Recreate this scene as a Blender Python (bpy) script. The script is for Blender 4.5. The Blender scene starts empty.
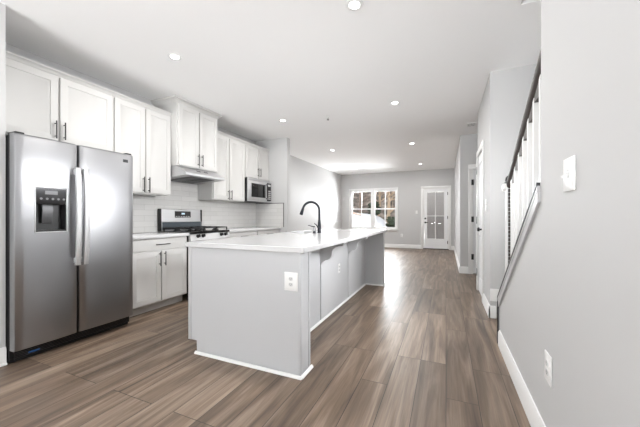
import bpy, bmesh, math, random
from mathutils import Vector, Matrix
random.seed(7)
SC = bpy.context.scene
COL = SC.collection
PI = math.pi

def lin(r, g, b):
    return tuple(((c/255)/12.92 if c/255 <= .04045 else ((c/255+.055)/1.055)**2.4) for c in (r, g, b)) + (1,)

# ------------------------------------------------------------ camera
EYE = 1.135
cam = bpy.data.cameras.new('camera')
cam.sensor_fit = 'HORIZONTAL'; cam.sensor_width = 36.0
cam.lens = 292*36/640
cam.shift_y = 3/640
cam.clip_start = .05
camo = bpy.data.objects.new('camera', cam); COL.objects.link(camo)
camo.location = (0, 0, EYE)
camo.rotation_euler = (PI/2, 0, math.atan2(126, 292))
SC.camera = camo

# ------------------------------------------------------------ world, exposure, daylight
SC.view_settings.view_transform = 'Standard'
SC.view_settings.look = 'None'
SC.view_settings.gamma = 1
SC.view_settings.use_curve_mapping = False
SC.view_settings.exposure = 0.34
w = bpy.data.worlds.new('sky'); SC.world = w; w.use_nodes = True
w.node_tree.nodes['Background'].inputs[0].default_value = (.95, .97, 1, 1)
w.node_tree.nodes['Background'].inputs[1].default_value = 1.2
CAN_W = 11.8          # watts of each recessed lamp
WELL_W = 6.0         # unseen lamp added in the upper stairwell

def area(name, loc, rot, sx, sy, watts, col=(1, 1, 1)):
    l = bpy.data.lights.new(name, 'AREA'); l.shape = 'RECTANGLE'; l.size = sx; l.size_y = sy
    l.energy = watts; l.color = col
    o = bpy.data.objects.new(name, l); COL.objects.link(o)
    o.location = loc; o.rotation_euler = rot
    return o
# uplight added outside the unseen rear openings to brighten the near ceiling
area('added_rear_uplight', (-1.45, -5.9, -.1), (PI/2+.60, 0, 0), 4.4, 1.6, 2100, (.97, .99, 1))
# daylight through the far window and the glazed door, and light thrown up into the far room by the snow
area('daylight_far', (-2.53, 11.6, 2.6), (-1.05, 0, 0), 2.6, 1.6, 1000, (.93, .97, 1))
area('snow_light_far', (-1.9, 14.2, .2), (-2.618, 0, 0), 4.4, 1.15, 1200, (.97, .99, 1))
# light added outside the invented stair window, for the island's side panel
area('added_stair_light', (1.74, 2.90, 2.0), (0, PI/2-.42, .12), .95, 1.0, 42, (.97, .985, 1)).data.spread = 1.5
SC.cycles.diffuse_bounces = 8; SC.cycles.max_bounces = 14

# ------------------------------------------------------------ materials
MATS = {}
def mat(name, col, rough=.5, metal=0., bump=0., bscale=200., emit=None, estr=0., spec=.5, aniso=0., var=0., vscale=3.):
    m = bpy.data.materials.new(name); m.use_nodes = True
    nt = m.node_tree; b = nt.nodes['Principled BSDF']
    b.inputs['Base Color'].default_value = col
    b.inputs['Roughness'].default_value = rough
    b.inputs['Metallic'].default_value = metal
    b.inputs['Specular IOR Level'].default_value = spec
    if emit:
        b.inputs['Emission Color'].default_value = emit; b.inputs['Emission Strength'].default_value = estr
    tc = nt.nodes.new('ShaderNodeTexCoord')
    if bump:
        n = nt.nodes.new('ShaderNodeTexNoise'); n.inputs['Scale'].default_value = bscale
        n.inputs['Detail'].default_value = 3
        bp = nt.nodes.new('ShaderNodeBump'); bp.inputs['Strength'].default_value = bump
        bp.inputs['Distance'].default_value = .002
        nt.links.new(tc.outputs['Object'], n.inputs['Vector'])
        nt.links.new(n.outputs['Fac'], bp.inputs['Height']); nt.links.new(bp.outputs['Normal'], b.inputs['Normal'])
    if var:
        n = nt.nodes.new('ShaderNodeTexNoise'); n.inputs['Scale'].default_value = vscale
        n.inputs['Detail'].default_value = 5
        mx = nt.nodes.new('ShaderNodeMixRGB'); mx.blend_type = 'MIX'
        mx.inputs[1].default_value = tuple(c*(1-var) for c in col[:3])+(1,)
        mx.inputs[2].default_value = tuple(min(1, c*(1+var)) for c in col[:3])+(1,)
        nt.links.new(tc.outputs['Object'], n.inputs['Vector'])
        nt.links.new(n.outputs['Fac'], mx.inputs[0]); nt.links.new(mx.outputs[0], b.inputs['Base Color'])
    MATS[name] = m
    return m

M_WALL = mat('wall_paint', lin(197, 197, 197), .6, bump=.08, bscale=350, spec=.3)
M_CEIL = mat('ceiling_paint', lin(244, 244, 244), .8, bump=.06, bscale=300, spec=.2)
M_TRIM = mat('trim_paint', lin(228, 228, 227), .35, bump=.03, bscale=60)
M_DOOR = mat('door_paint', lin(230, 231, 232), .35, bump=.02, bscale=60)
M_CAB = mat('cabinet_paint', lin(205, 204, 202), .5, bump=.02, bscale=80)
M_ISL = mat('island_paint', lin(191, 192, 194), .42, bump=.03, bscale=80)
M_CABIN = mat('cabinet_toe_board', lin(190, 188, 184), .5, bump=.03)
M_QUARTZ = mat('white_quartz', lin(207, 207, 208), .12, var=.02, vscale=9)
M_BLACK = mat('black_plastic', lin(22, 22, 23), .4, bump=.02)
M_IRON = mat('cast_iron', lin(26, 26, 27), .55, bump=.2, bscale=300)
M_BGLASS = mat('black_glass', lin(16, 17, 19), .06, bump=0, var=.05)
M_BRONZE = mat('dark_pull_metal', lin(70, 69, 68), .35, .8, bump=.02)
M_FAUCET = mat('matte_black_metal', lin(34, 36, 42), .32, .6, bump=.02)
M_CHROME = mat('chrome', lin(225, 226, 228), .12, 1., var=.02)
M_PLASTIC = mat('white_plastic', lin(234, 234, 233), .3, bump=.02)
M_SLOT = mat('slot_dark', lin(70, 70, 70), .6, bump=.05)
M_SHADEGREY = mat('grey_vent', lin(205, 205, 205), .5, bump=.03)
M_RAIL = mat('dark_stained_wood', lin(50, 41, 37), .45, bump=.1, bscale=90, var=.25, vscale=30)
M_CARPET = mat('stair_carpet', lin(178, 174, 168), .95, bump=.8, bscale=600, spec=.1)
M_SNOW = mat('snow', lin(186, 187, 190), .7, bump=.3, bscale=8, var=.05)
M_BARK = mat('bark', lin(140, 124, 112), .9, bump=.5, bscale=20, var=.3, vscale=4, spec=.1)
M_EVERG = mat('evergreen_leaves', lin(52, 58, 46), .8, bump=.5, bscale=20, var=.4, vscale=12, spec=.1)
M_CANGLOW = mat('lamp_lens', lin(255, 255, 255), .5, emit=(1, .97, .92, 1), estr=14, var=.01)
M_DISPLAY = mat('display_text', lin(150, 170, 185), .3, emit=(.6, .75, .85, 1), estr=.6, var=.02)
M_BLUE = mat('blue_film', lin(40, 90, 150), .3, var=.1)
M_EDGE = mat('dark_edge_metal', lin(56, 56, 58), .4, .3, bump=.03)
M_KNEECAP = mat('cap_paint', lin(176, 176, 177), .35, bump=.03)
M_SINK = mat('sink_steel', lin(170, 171, 172), .3, .9, var=.05, vscale=30)

def steel_mat(name, col, rough):
    m = bpy.data.materials.new(name); m.use_nodes = True
    nt = m.node_tree; b = nt.nodes['Principled BSDF']
    b.inputs['Base Color'].default_value = col; b.inputs['Metallic'].default_value = 1; b.inputs['Anisotropic'].default_value = .55
    tg = nt.nodes.new('ShaderNodeTangent'); tg.direction_type = 'RADIAL'; tg.axis = 'Z'; nt.links.new(tg.outputs[0], b.inputs['Tangent'])
    tc = nt.nodes.new('ShaderNodeTexCoord'); mp = nt.nodes.new('ShaderNodeMapping')
    mp.inputs['Scale'].default_value = (2, 2, 260)
    n = nt.nodes.new('ShaderNodeTexNoise'); n.inputs['Scale'].default_value = 3; n.inputs['Detail'].default_value = 4
    mr = nt.nodes.new('ShaderNodeMapRange'); mr.inputs['To Min'].default_value = rough-.06; mr.inputs['To Max'].default_value = rough+.08
    nt.links.new(tc.outputs['Object'], mp.inputs['Vector']); nt.links.new(mp.outputs['Vector'], n.inputs['Vector'])
    nt.links.new(n.outputs['Fac'], mr.inputs['Value']); nt.links.new(mr.outputs['Result'], b.inputs['Roughness'])
    bp = nt.nodes.new('ShaderNodeBump'); bp.inputs['Strength'].default_value = .012; bp.inputs['Distance'].default_value = .0006
    nt.links.new(n.outputs['Fac'], bp.inputs['Height']); nt.links.new(bp.outputs['Normal'], b.inputs['Normal'])
    MATS[name] = m
    return m
M_STEEL = steel_mat('brushed_steel', lin(158, 158, 160), .33)
M_STEEL2 = steel_mat('brushed_steel_pale', lin(205, 205, 206), .48)

def floor_mat():
    m = bpy.data.materials.new('wood_planks'); m.use_nodes = True
    nt = m.node_tree; N = nt.nodes; L = nt.links; b = N['Principled BSDF']
    tc = N.new('ShaderNodeTexCoord'); sp = N.new('ShaderNodeSeparateXYZ'); L.new(tc.outputs['Object'], sp.inputs[0])
    cb = N.new('ShaderNodeCombineXYZ'); L.new(sp.outputs['Y'], cb.inputs['X']); L.new(sp.outputs['X'], cb.inputs['Y'])
    br = N.new('ShaderNodeTexBrick'); br.offset = .37; br.offset_frequency = 3; br.squash = 1
    br.inputs['Color1'].default_value = (0, 0, 0, 1); br.inputs['Color2'].default_value = (1, 1, 1, 1)
    br.inputs['Mortar'].default_value = (.5, .5, .5, 1)
    br.inputs['Scale'].default_value = 1; br.inputs['Mortar Size'].default_value = .0022
    br.inputs['Mortar Smooth'].default_value = .1
    br.inputs['Brick Width'].default_value = 1.22; br.inputs['Row Height'].default_value = .182
    L.new(cb.outputs[0], br.inputs['Vector'])
    # grain: long streaks, shifted plank by plank
    rnd = N.new('ShaderNodeSeparateColor'); L.new(br.outputs['Color'], rnd.inputs[0])
    sh = N.new('ShaderNodeMath'); sh.operation = 'MULTIPLY'; sh.inputs[1].default_value = 37; L.new(rnd.outputs[0], sh.inputs[0])
    def streak(sx, sy, scale, detail, dist):
        c = N.new('ShaderNodeCombineXYZ')
        a = N.new('ShaderNodeMath'); a.operation = 'MULTIPLY'; a.inputs[1].default_value = sx; L.new(sp.outputs['X'], a.inputs[0])
        d = N.new('ShaderNodeMath'); d.operation = 'MULTIPLY'; d.inputs[1].default_value = sy; L.new(sp.outputs['Y'], d.inputs[0])
        L.new(a.outputs[0], c.inputs[0]); L.new(d.outputs[0], c.inputs[1]); L.new(sh.outputs[0], c.inputs[2])
        n = N.new('ShaderNodeTexNoise'); n.inputs['Scale'].default_value = scale; n.inputs['Detail'].default_value = detail
        n.inputs['Distortion'].default_value = dist
        L.new(c.outputs[0], n.inputs['Vector'])
        return n
    n1 = streak(7, .55, 1.8, 8, .9)
    n2 = streak(75, 2.2, 1.6, 6, .25)
    ramp = N.new('ShaderNodeValToRGB'); e = ramp.color_ramp.elements
    e[0].position = .28; e[0].color = lin(76, 63, 54); e[1].position = .76; e[1].color = lin(146, 130, 115)
    x = e.new(.5); x.color = lin(112, 95, 80)
    L.new(n1.outputs['Fac'], ramp.inputs[0])
    g = N.new('ShaderNodeMapRange'); g.inputs['From Min'].default_value = .3; g.inputs['From Max'].default_value = .7
    g.inputs['To Min'].default_value = .80; g.inputs['To Max'].default_value = 1.18; L.new(n2.outputs['Fac'], g.inputs['Value'])
    pl = N.new('ShaderNodeMapRange'); pl.inputs['To Min'].default_value = .80; pl.inputs['To Max'].default_value = 1.20
    L.new(rnd.outputs[0], pl.inputs['Value'])
    mu = N.new('ShaderNodeMath'); mu.operation = 'MULTIPLY'; L.new(g.outputs[0], mu.inputs[0]); L.new(pl.outputs[0], mu.inputs[1])
    mv = N.new('ShaderNodeVectorMath'); mv.operation = 'SCALE'; L.new(ramp.outputs[0], mv.inputs[0]); L.new(mu.outputs[0], mv.inputs['Scale'])
    mx = N.new('ShaderNodeMixRGB'); mx.inputs[2].default_value = lin(58, 48, 42)
    L.new(br.outputs['Fac'], mx.inputs[0]); L.new(mv.outputs[0], mx.inputs[1]); L.new(mx.outputs[0], b.inputs['Base Color'])
    b.inputs['Roughness'].default_value = .38
    bp = N.new('ShaderNodeBump'); bp.inputs['Strength'].default_value = .12; bp.inputs['Distance'].default_value = .002
    L.new(n2.outputs['Fac'], bp.inputs['Height']); L.new(bp.outputs['Normal'], b.inputs['Normal'])
    return m
M_FLOOR = floor_mat()

def tile_mat():
    m = bpy.data.materials.new('subway_tile'); m.use_nodes = True
    nt = m.node_tree; N = nt.nodes; L = nt.links; b = N['Principled BSDF']
    tc = N.new('ShaderNodeTexCoord'); sp = N.new('ShaderNodeSeparateXYZ'); L.new(tc.outputs['Object'], sp.inputs[0])
    ad = N.new('ShaderNodeMath'); L.new(sp.outputs['X'], ad.inputs[0]); L.new(sp.outputs['Y'], ad.inputs[1])
    cb = N.new('ShaderNodeCombineXYZ'); L.new(ad.outputs[0], cb.inputs['X']); L.new(sp.outputs['Z'], cb.inputs['Y'])
    br = N.new('ShaderNodeTexBrick'); br.inputs['Scale'].default_value = 1
    br.inputs['Brick Width'].default_value = .305; br.inputs['Row Height'].default_value = .0765
    br.inputs['Mortar Size'].default_value = .0018; br.inputs['Mortar Smooth'].default_value = .2
    br.inputs['Color1'].default_value = lin(208, 207, 205); br.inputs['Color2'].default_value = lin(215, 214, 212)
    br.inputs['Mortar'].default_value = lin(186, 185, 182)
    L.new(cb.outputs[0], br.inputs['Vector']); L.new(br.outputs['Color'], b.inputs['Base Color'])
    b.inputs['Roughness'].default_value = .15
    bp = N.new('ShaderNodeBump'); bp.invert = True; bp.inputs['Strength'].default_value = .35; bp.inputs['Distance'].default_value = .002
    L.new(br.outputs['Fac'], bp.inputs['Height']); L.new(bp.outputs['Normal'], b.inputs['Normal'])
    return m
M_TILE = tile_mat()

def glass_mat():
    m = bpy.data.materials.new('window_glass'); m.use_nodes = True
    nt = m.node_tree; N = nt.nodes; L = nt.links
    for n in list(N):
        if n.type == 'BSDF_PRINCIPLED': N.remove(n)
    out = [n for n in N if n.type == 'OUTPUT_MATERIAL'][0]
    t = N.new('ShaderNodeBsdfTransparent'); g = N.new('ShaderNodeBsdfGlossy'); g.inputs['Roughness'].default_value = .02
    f = N.new('ShaderNodeFresnel'); f.inputs['IOR'].default_value = 1.25
    mx = N.new('ShaderNodeMixShader'); L.new(f.outputs[0], mx.inputs[0]); L.new(t.outputs[0], mx.inputs[1]); L.new(g.outputs[0], mx.inputs[2])
    L.new(mx.outputs[0], out.inputs['Surface'])
    return m
M_GLASS = glass_mat()

def litter_mat():
    m = bpy.data.materials.new('leaf_litter'); m.use_nodes = True
    nt = m.node_tree; N = nt.nodes; L = nt.links; b = N['Principled BSDF']
    tc = N.new('ShaderNodeTexCoord')
    n = N.new('ShaderNodeTexNoise'); n.inputs['Scale'].default_value = 1.3; n.inputs['Detail'].default_value = 8
    L.new(tc.outputs['Object'], n.inputs['Vector'])
    r = N.new('ShaderNodeValToRGB'); e = r.color_ramp.elements
    e[0].position = .35; e[0].color = lin(86, 80, 75); e[1].position = .66; e[1].color = lin(164, 154, 144)
    x = e.new(.52); x.color = lin(118, 109, 101)
    L.new(n.outputs['Fac'], r.inputs[0]); L.new(r.outputs[0], b.inputs['Base Color'])
    b.inputs['Roughness'].default_value = .9; b.inputs['Specular IOR Level'].default_value = .1
    return m
M_LITTER = litter_mat()

# ------------------------------------------------------------ mesh helpers (all take world coordinates)
def B(): return bmesh.new()

def box(bm, x0, x1, y0, y1, z0, z1, bev=0.):
    if x0 > x1: x0, x1 = x1, x0
    if y0 > y1: y0, y1 = y1, y0
    if z0 > z1: z0, z1 = z1, z0
    vs = [bm.verts.new((x, y, z)) for x in (x0, x1) for y in (y0, y1) for z in (z0, z1)]
    fs = [bm.faces.new([vs[i] for i in q]) for q in ((0, 1, 3, 2), (4, 6, 7, 5), (0, 4, 5, 1), (2, 3, 7, 6), (0, 2, 6, 4), (1, 5, 7, 3))]
    if bev:
        es = list({e for f in fs for e in f.edges})
        bmesh.ops.bevel(bm, geom=es, offset=bev, segments=2, profile=.5, affect='EDGES')

def prism(bm, pts, axis, a0, a1):
    """extrude a closed outline; pts are the two other coordinates in xyz order"""
    def P(p, a):
        if axis == 'x': return (a, p[0], p[1])
        if axis == 'y': return (p[0], a, p[1])
        return (p[0], p[1], a)
    A = [bm.verts.new(P(p, a0)) for p in pts]; C = [bm.verts.new(P(p, a1)) for p in pts]
    n = len(pts)
    f = [bm.faces.new(A), bm.faces.new(C[::-1])]
    for i in range(n): f.append(bm.faces.new((A[i], C[i], C[(i+1) % n], A[(i+1) % n])))
    bmesh.ops.recalc_face_normals(bm, faces=f)

def tube(bm, pts, r, seg=12, cap=True):
    pts = [Vector(p) for p in pts]; n = len(pts)
    rs = r if isinstance(r, (list, tuple)) else [r]*n
    rings = []; up = None
    for i, p in enumerate(pts):
        d = (pts[min(i+1, n-1)] - pts[max(i-1, 0)]).normalized()
        if up is None:
            up = Vector((0, 0, 1)) if abs(d.z) < .9 else Vector((1, 0, 0))
        a = d.cross(up).normalized(); up = a.cross(d).normalized()
        rings.append([bm.verts.new(p + (a*math.cos(2*PI*k/seg) + up*math.sin(2*PI*k/seg))*rs[i]) for k in range(seg)])
    for i in range(n-1):
        for k in range(seg):
            f = bm.faces.new((rings[i][k], rings[i][(k+1) % seg], rings[i+1][(k+1) % seg], rings[i+1][k])); f.smooth = True
    if cap:
        bm.faces.new(rings[0][::-1]); bm.faces.new(rings[-1])

def lathe(bm, c, prof, axis='z', seg=24):
    """prof: (radius, height along the axis from c)"""
    rings = []
    for r, h in prof:
        ring = []
        for k in range(seg):
            a = 2*PI*k/seg; u, v = r*math.cos(a), r*math.sin(a)
            p = {'z': (u, v, h), 'x': (h, u, v), 'y': (v, h, u)}[axis]
            ring.append(bm.verts.new((c[0]+p[0], c[1]+p[1], c[2]+p[2])))
        rings.append(ring)
    for i in range(len(rings)-1):
        for k in range(seg):
            f = bm.faces.new((rings[i][k], rings[i][(k+1) % seg], rings[i+1][(k+1) % seg], rings[i+1][k])); f.smooth = True
    bm.faces.new(rings[0][::-1]); bm.faces.new(rings[-1])

def origin_of(o):
    v = Vector((0, 0, 0))
    while o is not None:
        v += o.location; o = o.parent
    return v

def obj(name, bm, m, parent=None, label=None, kind=None, loc=None):
    """links the bmesh (world coordinates) as one object; parents carry locations only"""
    bmesh.ops.recalc_face_normals(bm, faces=bm.faces)
    me = bpy.data.meshes.new(name); 
    off = Vector(loc) if loc else Vector((0, 0, 0))
    po = origin_of(parent) if parent else Vector((0, 0, 0))
    bmesh.ops.translate(bm, verts=bm.verts, vec=-(off if loc else po))
    bm.to_mesh(me); bm.free()
    me.materials.append(m)
    me.set_sharp_from_angle(angle=math.radians(38))
    o = bpy.data.objects.new(name, me); COL.objects.link(o)
    if parent: o.parent = parent
    o.location = (off - po) if loc else (0, 0, 0)
    if label: o['label'] = label
    if kind: o['kind'] = kind
    return o

def struct(name, bm, m, parent=None): return obj(name, bm, m, parent, kind=None if parent else 'structure')

def thing(name, label, cat, loc, group=None):
    o = bpy.data.objects.new(name, None); COL.objects.link(o)
    o.empty_display_size = .1
    o.location = loc; o['label'] = label; o['category'] = cat
    if group: o['group'] = group
    return o

def tag(o, label, cat, group=None):
    o['label'] = label; o['category'] = cat
    if group: o['group'] = group
    return o

def dup(root, loc, label=None):
    r = root.copy(); COL.objects.link(r); r.location = loc
    if label: r['label'] = label
    def kids(a, b):
        for ch in list(a.children):
            c = ch.copy(); COL.objects.link(c); c.parent = b
            kids(ch, c)
    kids(root, r)
    return r

# ------------------------------------------------------------ the room
CEIL = 2.76
XK = -3.78            # kitchen wall face
XS = -3.11            # face of the short wall left of the fridge
XR = .437             # right wall face
YF = 10.85            # far wall face
XH = .26              # right wall of the far room
b = B(); box(b, -4.1, 2.7, -4.9, 11.0, -.1, 0); struct('floor', b, M_FLOOR)
HX0, HX1, HY0, HY1 = .525, 1.5, .2, 2.67       # stair opening
b = B()
box(b, -4.1, HX0, -4.9, 11.0, CEIL, CEIL+.32)
box(b, HX1, 2.7, -4.9, 11.0, CEIL, CEIL+.32)
box(b, HX0, HX1, -4.9, HY0, CEIL, CEIL+.32)
box(b, HX0, HX1, HY1, 11.0, CEIL, CEIL+.32)
struct('ceiling', b, M_CEIL)
b = B(); box(b, -4.1, XS, -4.9, 1.104, 0, CEIL); struct('wall_left', b, M_WALL)
b = B(); box(b, -4.1, XK, 1.104, 11.0, 0, CEIL); struct('wall_kitchen', b, M_WALL)
YP = 5.25; XP = -3.0
b = B(); box(b, XK, XP, YP, YP+.115, 0, CEIL); struct('wall_pantry', b, M_WALL)
# right wall: full height near the camera, then the sloped knee wall under the railing
YE, YN = 1.782, 3.0
ZE, ZN = 1.262, .392
b = B()
box(b, XR, XR+.12, -4.9, YE, 0, CEIL)
prism(b, [(YE, 0), (YN, 0), (YN, ZN), (YE, ZE)], 'x', XR, XR+.12)
struct('wall_right', b, M_WALL)
# wall at the foot of the stairs and the hall wall with the closet door (opening cut for the door)
YB, XB = 3.77, .455
DY0, DY1, DH = 4.42, 5.085, 2.05
b = B()
box(b, XB, XB+.13, YB+.12, DY0, 0, CEIL); box(b, XB, XB+.13, DY1, 5.2, 0, CEIL)
box(b, XB, XB+.13, DY0, DY1, DH, CEIL); struct('wall_hall', b, M_WALL)
b = B(); box(b, XB, 1.6, YB, YB+.12, 0, CEIL); struct('wall_stair_foot', b, M_WALL)
SWY0, SWY1, SWZ0, SWZ1 = 2.40, 3.40, 1.45, 2.40
b = B(); box(b, 1.5, 1.62, -.6, SWY0, 0, CEIL); box(b, 1.5, 1.62, SWY1, YB, 0, CEIL); box(b, 1.5, 1.62, SWY0, SWY1, 0, SWZ0); box(b, 1.5, 1.62, SWY0, SWY1, SWZ1, CEIL); struct('wall_stair_side', b, M_WALL)
b = B(); box(b, 1.9, 2.0, 3.9, 7.0, 0, CEIL); box(b, XB+.13, 1.9, 5.08, 5.2, 0, CEIL); struct('wall_hall_end', b, M_WALL)
YH = 6.5
b = B()
FX0, FX1 = .49, 1.25
box(b, XH, FX0, YH, YH+.12, 0, CEIL); box(b, FX1, 2.0, YH, YH+.12, 0, CEIL); box(b, FX0, FX1, YH, YH+.12, DH+.03, CEIL)
struct('wall_hall_facing', b, M_WALL)
b = B(); box(b, XH, XH+.12, YH+.12, 11.0, 0, CEIL); struct('wall_right_far', b, M_WALL)
# far wall with openings for the window and the glazed door
WX0, WX1, WZ0, WZ1 = -3.40, -1.65, .68, 2.135
GX0, GX1, GZ1 = -.735, .085, 2.11
b = B()
box(b, -4.1, WX0, YF, YF+.15, 0, CEIL); box(b, WX0, WX1, YF, YF+.15, 0, WZ0); box(b, WX0, WX1, YF, YF+.15, WZ1, CEIL)
box(b, WX1, GX0, YF, YF+.15, 0, CEIL); box(b, GX0, GX1, YF, YF+.15, GZ1, CEIL); box(b, GX1, 2.7, YF, YF+.15, 0, CEIL)
struct('wall_far', b, M_WALL)
# rear wall of the dining room behind the camera, with unseen window openings added for light
b = B()
box(b, -4.1, -2.95, -4.7, -4.55, 0, CEIL); box(b, -1.25, -1.15, -4.7, -4.55, 0, CEIL); box(b, .05, 2.7, -4.7, -4.55, 0, CEIL)
box(b, -2.95, .05, -4.7, -4.55, 0, .55); box(b, -2.95, .05, -4.7, -4.55, 2.45, CEIL)
struct('wall_back', b, M_WALL)
# upper stairwell
b = B(); z0, z1 = CEIL+.32, 5.6
box(b, HX0-.1, HX0, -2.5, HY1+.1, z0, z1); box(b, HX1, HX1+.1, -2.5, HY1+.1, z0, z1)
box(b, HX0, HX1, HY1, HY1+.1, z0, z1); box(b, HX0, HX1, -2.6, -2.5, z0, z1); box(b, HX0-.1, HX1+.1, -2.6, HY1+.1, z1, z1+.1)
struct('wall_stairwell_upper', b, M_WALL)

# baseboards
def base_pts(x, s, h=.135, t=.016):     # profile in (x, z)
    return [(x, 0), (x+s*t, 0), (x+s*t, h-.02), (x+s*t*.45, h), (x, h)]
b = B(); prism(b, base_pts(XR, -1), 'y', -4.5, YN-.012); struct('baseboard_right', b, M_TRIM)
b = B(); prism(b, base_pts(XS, 1), 'y', -4.5, 1.104); prism(b, [(XS, 0), (XS+.028, 0), (XS+.026, .012), (XS+.015, .018), (XS, .018)], 'y', -4.5, 1.104)
struct('baseboard_left', b, M_TRIM)
b = B(); prism(b, base_pts(XK, 1), 'y', YP+.115, YF); struct('baseboard_living', b, M_TRIM)
b = B(); prism(b, base_pts(XB, -1), 'y', YB-.015, 4.33); struct('baseboard_hall', b, M_TRIM)
b = B(); prism(b, base_pts(XH, -1), 'y', YH-.015, YF); prism(b, [(YH, 0), (YH-.015, 0), (YH-.015, .115), (YH-.006, .135), (YH, .135)], 'x', XH, .405)
struct('baseboard_hall_corner', b, M_TRIM)
b = B()
for a0, a1 in ((XK, -.80), (.15, XH)):
    prism(b, [(YF, 0), (YF-.015, 0), (YF-.015, .115), (YF-.006, .135), (YF, .135)], 'x', a0, a1)
struct('baseboard_far', b, M_TRIM)
ZL = .19      # landing height
b = B(); prism(b, [(YB, ZL), (YB-.015, ZL), (YB-.015, ZL+.115), (YB-.006, ZL+.135), (YB, ZL+.135)], 'x', .6, 1.5)
prism(b, [(YB, ZL), (YB-.015, ZL), (YB-.015, .30), (YB-.006, .325), (YB, .325)], 'x', XB-.0, .6)
prism(b, [(YB, 0), (YB-.015, 0), (YB-.015, .115), (YB-.006, .135), (YB, .135)], 'x', XB-.015, .51)
struct('baseboard_stair', b, M_TRIM)
b = B(); prism(b, base_pts(XP, 1), 'y', YP-.0, YP+.115); prism(b, [(YP, 0), (YP-.015, 0), (YP-.015, .115), (YP-.006, .135), (YP, .135)], 'x', -3.1, XP+.015)
struct('baseboard_pantry', b, M_TRIM)

# ------------------------------------------------------------ the far double window
win = bpy.data.objects.new('window_1', None); COL.objects.link(win); win.location = (-2.53, YF, WZ0); win['kind'] = 'structure'
b = B(); cw = .055
box(b, WX0-cw, WX1+cw, YF-.018, YF-.001, WZ1, WZ1+cw, .004); box(b, WX0-cw, WX0, YF-.018, YF-.001, WZ0, WZ1, .004)
box(b, WX1, WX1+cw, YF-.018, YF-.001, WZ0, WZ1, .004); obj('casing', b, M_TRIM, win)
b = B(); box(b, WX0-.09, WX1+.09, YF-.06, YF+.02, WZ0-.03, WZ0, .006); box(b, WX0-cw, WX1+cw, YF-.016, YF-.001, WZ0-.10, WZ0-.03, .004); obj('sill', b, M_TRIM, win)
b = B(); xm = (WX0+WX1)/2
box(b, WX0, WX0+.03, YF+.02, YF+.13, WZ0, WZ1); box(b, WX1-.03, WX1, YF+.02, YF+.13, WZ0, WZ1)
box(b, WX0, WX1, YF+.02, YF+.13, WZ1-.03, WZ1); box(b, WX0, WX1, YF+.02, YF+.13, WZ0, WZ0+.03); box(b, xm-.05, xm+.05, YF-.004, YF+.13, WZ0, WZ1)
obj('frame', b, M_TRIM, win)
zmid = 1.42
for (a0, a1) in ((WX0+.03, xm-.05), (xm+.05, WX1-.03)):
    for (c0, c1, yy) in ((WZ0+.03, zmid+.02, YF+.04), (zmid-.02, WZ1-.03, YF+.075)):
        s = .035; b = B()
        box(b, a0, a0+s, yy, yy+.03, c0, c1); box(b, a1-s, a1, yy, yy+.03, c0, c1)
        box(b, a0+s, a1-s, yy, yy+.03, c0, c0+s); box(b, a0+s, a1-s, yy, yy+.03, c1-s, c1)
        box(b, (a0+a1)/2-.012, (a0+a1)/2+.012, yy+.006, yy+.024, c0+s, c1-s)
        so = obj('sash', b, M_TRIM, win)
        b = B(); box(b, a0+s, a1-s, yy+.013, yy+.017, c0+s, c1-s); obj('glass', b, M_GLASS, so)

# ------------------------------------------------------------ stair window, added out of view to let light reach the island
w2 = bpy.data.objects.new('added_stair_window', None); COL.objects.link(w2); w2.location = (1.5, (SWY0+SWY1)/2, SWZ0); w2['kind'] = 'structure'
b = B(); cw = .055
box(b, 1.482, 1.499, SWY0-cw, SWY1+cw, SWZ1, SWZ1+cw, .004); box(b, 1.482, 1.499, SWY0-cw, SWY1+cw, SWZ0-cw, SWZ0, .004); box(b, 1.482, 1.499, SWY0-cw, SWY0, SWZ0, SWZ1, .004); box(b, 1.482, 1.499, SWY1, SWY1+cw, SWZ0, SWZ1, .004); obj('casing', b, M_TRIM, w2)
b = B(); s = .04
box(b, 1.55, 1.58, SWY0, SWY0+s, SWZ0, SWZ1); box(b, 1.55, 1.58, SWY1-s, SWY1, SWZ0, SWZ1); box(b, 1.55, 1.58, SWY0+s, SWY1-s, SWZ0, SWZ0+s); box(b, 1.55, 1.58, SWY0+s, SWY1-s, SWZ1-s, SWZ1); box(b, 1.55, 1.58, (SWY0+SWY1)/2-.012, (SWY0+SWY1)/2+.012, SWZ0+s, SWZ1-s); ws = obj('sash', b, M_TRIM, w2)
b = B(); box(b, 1.563, 1.567, SWY0+s, SWY1-s, SWZ0+s, SWZ1-s); obj('glass', b, M_GLASS, ws)

# ------------------------------------------------------------ doors
d1 = bpy.data.objects.new('door_1', None); COL.objects.link(d1); d1.location = ((GX0+GX1)/2, YF, 0); d1['kind'] = 'structure'
b = B(); cw = .075
box(b, GX0-cw, GX0, YF-.018, YF-.001, 0, GZ1, .004); box(b, GX1, GX1+cw, YF-.018, YF-.001, 0, GZ1, .004); box(b, GX0-cw, GX1+cw, YF-.018, YF-.001, GZ1, GZ1+cw, .004)
obj('casing', b, M_TRIM, d1)
SX0, SX1, SZ0, SZ1 = GX0+.03, GX1-.03, .03, GZ1-.03
b = B(); box(b, GX0, SX0, YF, YF+.14, 0, GZ1); box(b, SX1, GX1, YF, YF+.14, 0, GZ1); box(b, SX0, SX1, YF, YF+.14, SZ1, GZ1); obj('jamb', b, M_TRIM, d1)
b = B(); box(b, GX0, GX1, YF-.02, YF+.14, 0, .028); obj('threshold', b, M_EDGE, d1, label='dark metal threshold')
LX0, LX1, LZ0, LZ1 = -.61, -.063, .36, 1.98
b = B(); y0, y1 = YF+.012, YF+.056
box(b, SX0+.003, LX0, y0, y1, SZ0, SZ1-.003); box(b, LX1, SX1-.003, y0, y1, SZ0, SZ1-.003); box(b, LX0, LX1, y0, y1, SZ0, LZ0); box(b, LX0, LX1, y0, y1, LZ1, SZ1-.003)
slab = obj('slab', b, M_DOOR, d1)
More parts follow.
